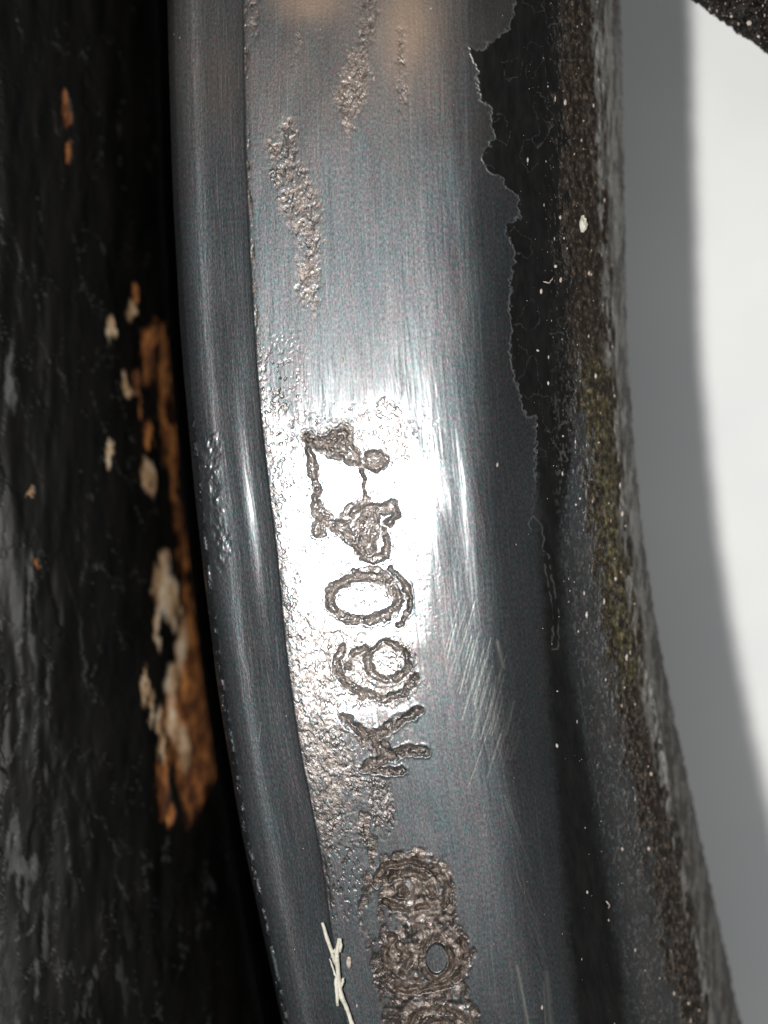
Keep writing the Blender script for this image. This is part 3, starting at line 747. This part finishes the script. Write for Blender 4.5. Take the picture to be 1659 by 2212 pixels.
# ------------------------------------------------------------------ gritty dark block in the upper right corner
def block():
    th = math.atan2(120, 172)
    vs, fs = [], []
    nu, nvv = 260, 110
    rr = np.random.RandomState(3)
    uu = np.linspace(-260, 520, nu); vv = np.linspace(0, 330, nvv)
    U, Vv = np.meshgrid(uu, vv)
    e = (fbm((U / 14).astype(np.float32), (Vv / 14).astype(np.float32), 4, 2) - .5)
    edge_j = (fbm((U / 9).astype(np.float32), (Vv * 0 + 3).astype(np.float32), 3, 4) - .5) * 12
    Vj = Vv + edge_j * np.exp(-Vv / 30)
    px = 1490 + U * math.cos(th) + Vj * math.sin(th); py = -2 + U * math.sin(th) - Vj * math.cos(th)
    z = -.13 + .05 * (1 - np.exp(-Vv / 18)) + .022 * e * 1.6
    wv = worley((U / 9).astype(np.float32), (Vv / 9).astype(np.float32), 2)
    z = z + .014 * (1 - np.clip(wv[0], 0, 1)) * wv[2] + .012 * (fbm((U / 5).astype(np.float32), (Vv / 5).astype(np.float32), 2, 1) - .5)
    x, y, zz = to_xyz(px, py, z)
    top = np.stack([x, y, zz], -1)
    bot = top.copy(); bot[..., 2] = -.33; bot[..., 0] += .12; bot[..., 1] += .17
    Vt = np.concatenate([top.reshape(-1, 3), bot.reshape(-1, 3)])
    m = nu * nvv
    F_ = []
    for j in range(nvv - 1):
        for i in range(nu - 1):
            a = j * nu + i
            F_.append((a, a + 1, a + nu + 1, a + nu)); F_.append((m + a, m + a + nu, m + a + nu + 1, m + a + 1))
    for i in range(nu - 1):
        F_.append((i + 1, i, m + i, m + i + 1)); a = (nvv - 1) * nu + i; F_.append((a, a + 1, m + a + 1, m + a))
    for j in range(nvv - 1):
        a = j * nu; F_.append((a, a + nu, m + a + nu, m + a)); a = j * nu + nu - 1; F_.append((a + nu, a, m + a, m + a + nu))
    o = mesh_py('gritty_block', Vt.tolist(), F_, M_BLOCK)
    tag(o, 'black gritty slanted piece with glittering grains poking into the upper right corner', 'rough piece')
    return top
btop = block()

# ------------------------------------------------------------------ dry straw splinter caught on the bevel
def tube(pts, radii, seg=7):
    vs, fs = [], []
    P = [Vector(p) for p in pts]
    for i, p in enumerate(P):
        d = (P[min(i + 1, len(P) - 1)] - P[max(i - 1, 0)]).normalized()
        a = d.cross(Vector((0, 0, 1))).normalized(); b = d.cross(a).normalized()
        for s in range(seg):
            t = 2 * math.pi * s / seg
            rj = radii[i] * (1 + .18 * math.sin(3 * t + i))
            vs.append(tuple(p + a * math.cos(t) * rj + b * math.sin(t) * rj))
    for i in range(len(P) - 1):
        for s in range(seg):
            fs.append((i * seg + s, i * seg + (s + 1) % seg, (i + 1) * seg + (s + 1) % seg, (i + 1) * seg + s))
    fs.append(tuple(range(seg))[::-1]); fs.append(tuple((len(P) - 1) * seg + s for s in range(seg)))
    return vs, fs

def strand(pts_px, lift, r, name, parent=None, mat=M_STRAW, seg=7, dens=10):
    xs = [p[0] for p in pts_px]; ys = [p[1] for p in pts_px]
    t = np.linspace(0, len(xs) - 1, dens)
    X = np.interp(t, range(len(xs)), xs); Y = np.interp(t, range(len(ys)), ys)
    pts, rad = [], []
    for k, (a, b) in enumerate(zip(X, Y)):
        a += random.uniform(-.8, .8)
        z = bar_surface(a, b) + lift
        pts.append(to_xyz(a, b, z))
        u = k / (dens - 1)
        rad.append(r * (.55 + .45 * math.sin(math.pi * min(1, u * .8 + .15))) * random.uniform(.85, 1.15))
    zz = [p[2] for p in pts]; zs_ = [max(zz[max(0, i - 2):i + 3]) for i in range(len(zz))]
    pts = [(p[0], p[1], z) for p, z in zip(pts, zs_)]
    v, f = tube(pts, rad, seg)
    return mesh_py(name, v, f, mat, parent)

straw = tag(empty('straw_splinter', to_xyz(735, 2100, 0)), 'pale forked straw splinter lying on the left edge of the stamped face, near the bottom', 'splinter')
def child(o):
    o.parent = straw; o.matrix_parent_inverse = straw.matrix_basis.inverted(); return o
for pts, r in [([(733, 2026), (727, 2060), (732, 2110), (737, 2150), (750, 2180), (765, 2235)], .0054), ([(736, 2150), (752, 2185), (775, 2250)], .0042)]:
    child(strand(pts, .012, r, 'stem', dens=14))
for pts, r in [([(697, 1992), (704, 2020), (718, 2060), (726, 2084)], .0042), ([(726, 2110), (728, 2140), (730, 2172)], .0044), ([(742, 2112), (738, 2132)], .003), ([(728, 2070), (722, 2050), (716, 2068)], .0026), ([(735, 2056), (737, 2040), (734, 2026)], .0036), ([(731, 2120), (722, 2098), (712, 2070)], .0024)]:
    child(strand(pts, .016, r, 'twig', dens=9))
for (a, b) in [(753, 2087), (760, 2092)]:
    pass

# ------------------------------------------------------------------ dust and lint
def grain_mesh(n_, place, rmin, rmax, name, mat, label, cat):
    ph = (1 + 5 ** .5) / 2
    iv = np.array([(-1, ph, 0), (1, ph, 0), (-1, -ph, 0), (1, -ph, 0), (0, -1, ph), (0, 1, ph), (0, -1, -ph), (0, 1, -ph), (ph, 0, -1), (ph, 0, 1), (-ph, 0, -1), (-ph, 0, 1)]) / 1.9
    fi = [(0, 11, 5), (0, 5, 1), (0, 1, 7), (0, 7, 10), (0, 10, 11), (1, 5, 9), (5, 11, 4), (11, 10, 2), (10, 7, 6), (7, 1, 8), (3, 9, 4), (3, 4, 2), (3, 2, 6), (3, 6, 8), (3, 8, 9), (4, 9, 5), (2, 4, 11), (6, 2, 10), (8, 6, 7), (9, 8, 1)]
    vs, fs = [], []
    for k in range(n_):
        px, py, z = place()
        r = rmin + (rmax - rmin) * random.random() ** 7
        c = to_xyz(px, py, z + r * .4)
        sc = [random.uniform(.45, 1.1), random.uniform(.7, 2.2), .7]
        b = len(vs)
        for v in iv:
            vs.append((c[0] + v[0] * r * sc[0] * random.uniform(.8, 1.2), c[1] + v[1] * r * sc[1] * random.uniform(.8, 1.2), c[2] + v[2] * r * sc[2]))
        fs += [(b + f[0], b + f[1], b + f[2]) for f in fi]
    o = mesh_py(name, vs, fs, mat, None, False)
    tag(o, label, cat, kind='stuff')
    return o
def place_flank():
    while True:
        py = random.uniform(0, 2230)
        t = random.random()
        px = float(cM(py)) + (float(cI(py)) - float(cM(py))) * (t ** .55)
        if random.random() < .2: px = random.uniform(float(cE(py)), float(cM(py)))
        if random.random() < .05: px = random.uniform(float(cB(py)) + 10, float(cE(py)))
        return px, py, bar_surface(px, py)
grain_mesh(560, place_flank, .0007, .0042, 'dust', M_DUST, 'pale pinkish dust specks scattered over the dark flank of the steel bar', 'dust')
def place_block():
    j = random.randrange(0, btop.shape[0] // 3); i = random.randrange(60, 240)
    p = btop[j, i]; s = CAM_D / (CAM_D - p[2])
    return p[0] * s * 1000 + 829.5, 1105.5 - p[1] * s * 1000, p[2]
grain_mesh(420, place_block, .0010, .0055, 'grit', M_DUST, 'small pale glittering grains on the black piece in the upper right corner', 'grit')
for k, (pts, lab) in enumerate([
    ([(1278, 608), (1290, 612), (1298, 600)], 'tiny curled pale fibre on the black flank, right of the chipped paint edge'),
    ([(1310, 1946), (1316, 1954), (1315, 1962)], 'tiny curled fibre low on the black flank')]):
    pts = [(a if k else a - 102 - 2, b) for a, b in pts]
    o = strand(pts, .004, .0016, 'lint_fibre', None, M_DUST, 5, 8)
    tag(o, lab, 'lint', 'bits of lint on the black flank')
def big_grain(px, py, r, label, mat):
    ph = []
    vs, fs = [], []
    nlat, nlon = 6, 9
    z = bar_surface(px, py)
    c = to_xyz(px, py, z + r * .35)
    for i in range(nlat + 1):
        for j in range(nlon):
            a = math.pi * i / nlat; b = 2 * math.pi * j / nlon
            rr = r * random.uniform(.8, 1.15)
            vs.append((c[0] + rr * .7 * math.sin(a) * math.cos(b), c[1] + rr * 1.5 * math.sin(a) * math.sin(b), c[2] + rr * .7 * math.cos(a)))
    for i in range(nlat):
        for j in range(nlon):
            fs.append((i * nlon + j, (i + 1) * nlon + j, (i + 1) * nlon + (j + 1) % nlon, i * nlon + (j + 1) % nlon))
    o = mesh_py('sand_grain', vs, fs, mat, None, False)
    tag(o, label, 'grain', 'larger grains on the steel bar')
big_grain(1260, 484, .0125, 'largest cream grain, high on the gritty right edge of the steel bar', M_STRAW)
big_grain(1221, 221, .0048, 'small cream grain near the top of the black flank', M_DUST)
big_grain(1169, 629, .0042, 'small pale grain just under the curled fibre', M_DUST)
big_grain(754, 2078, .0095, 'round whitish grain beside the straw splinter', M_DUST)
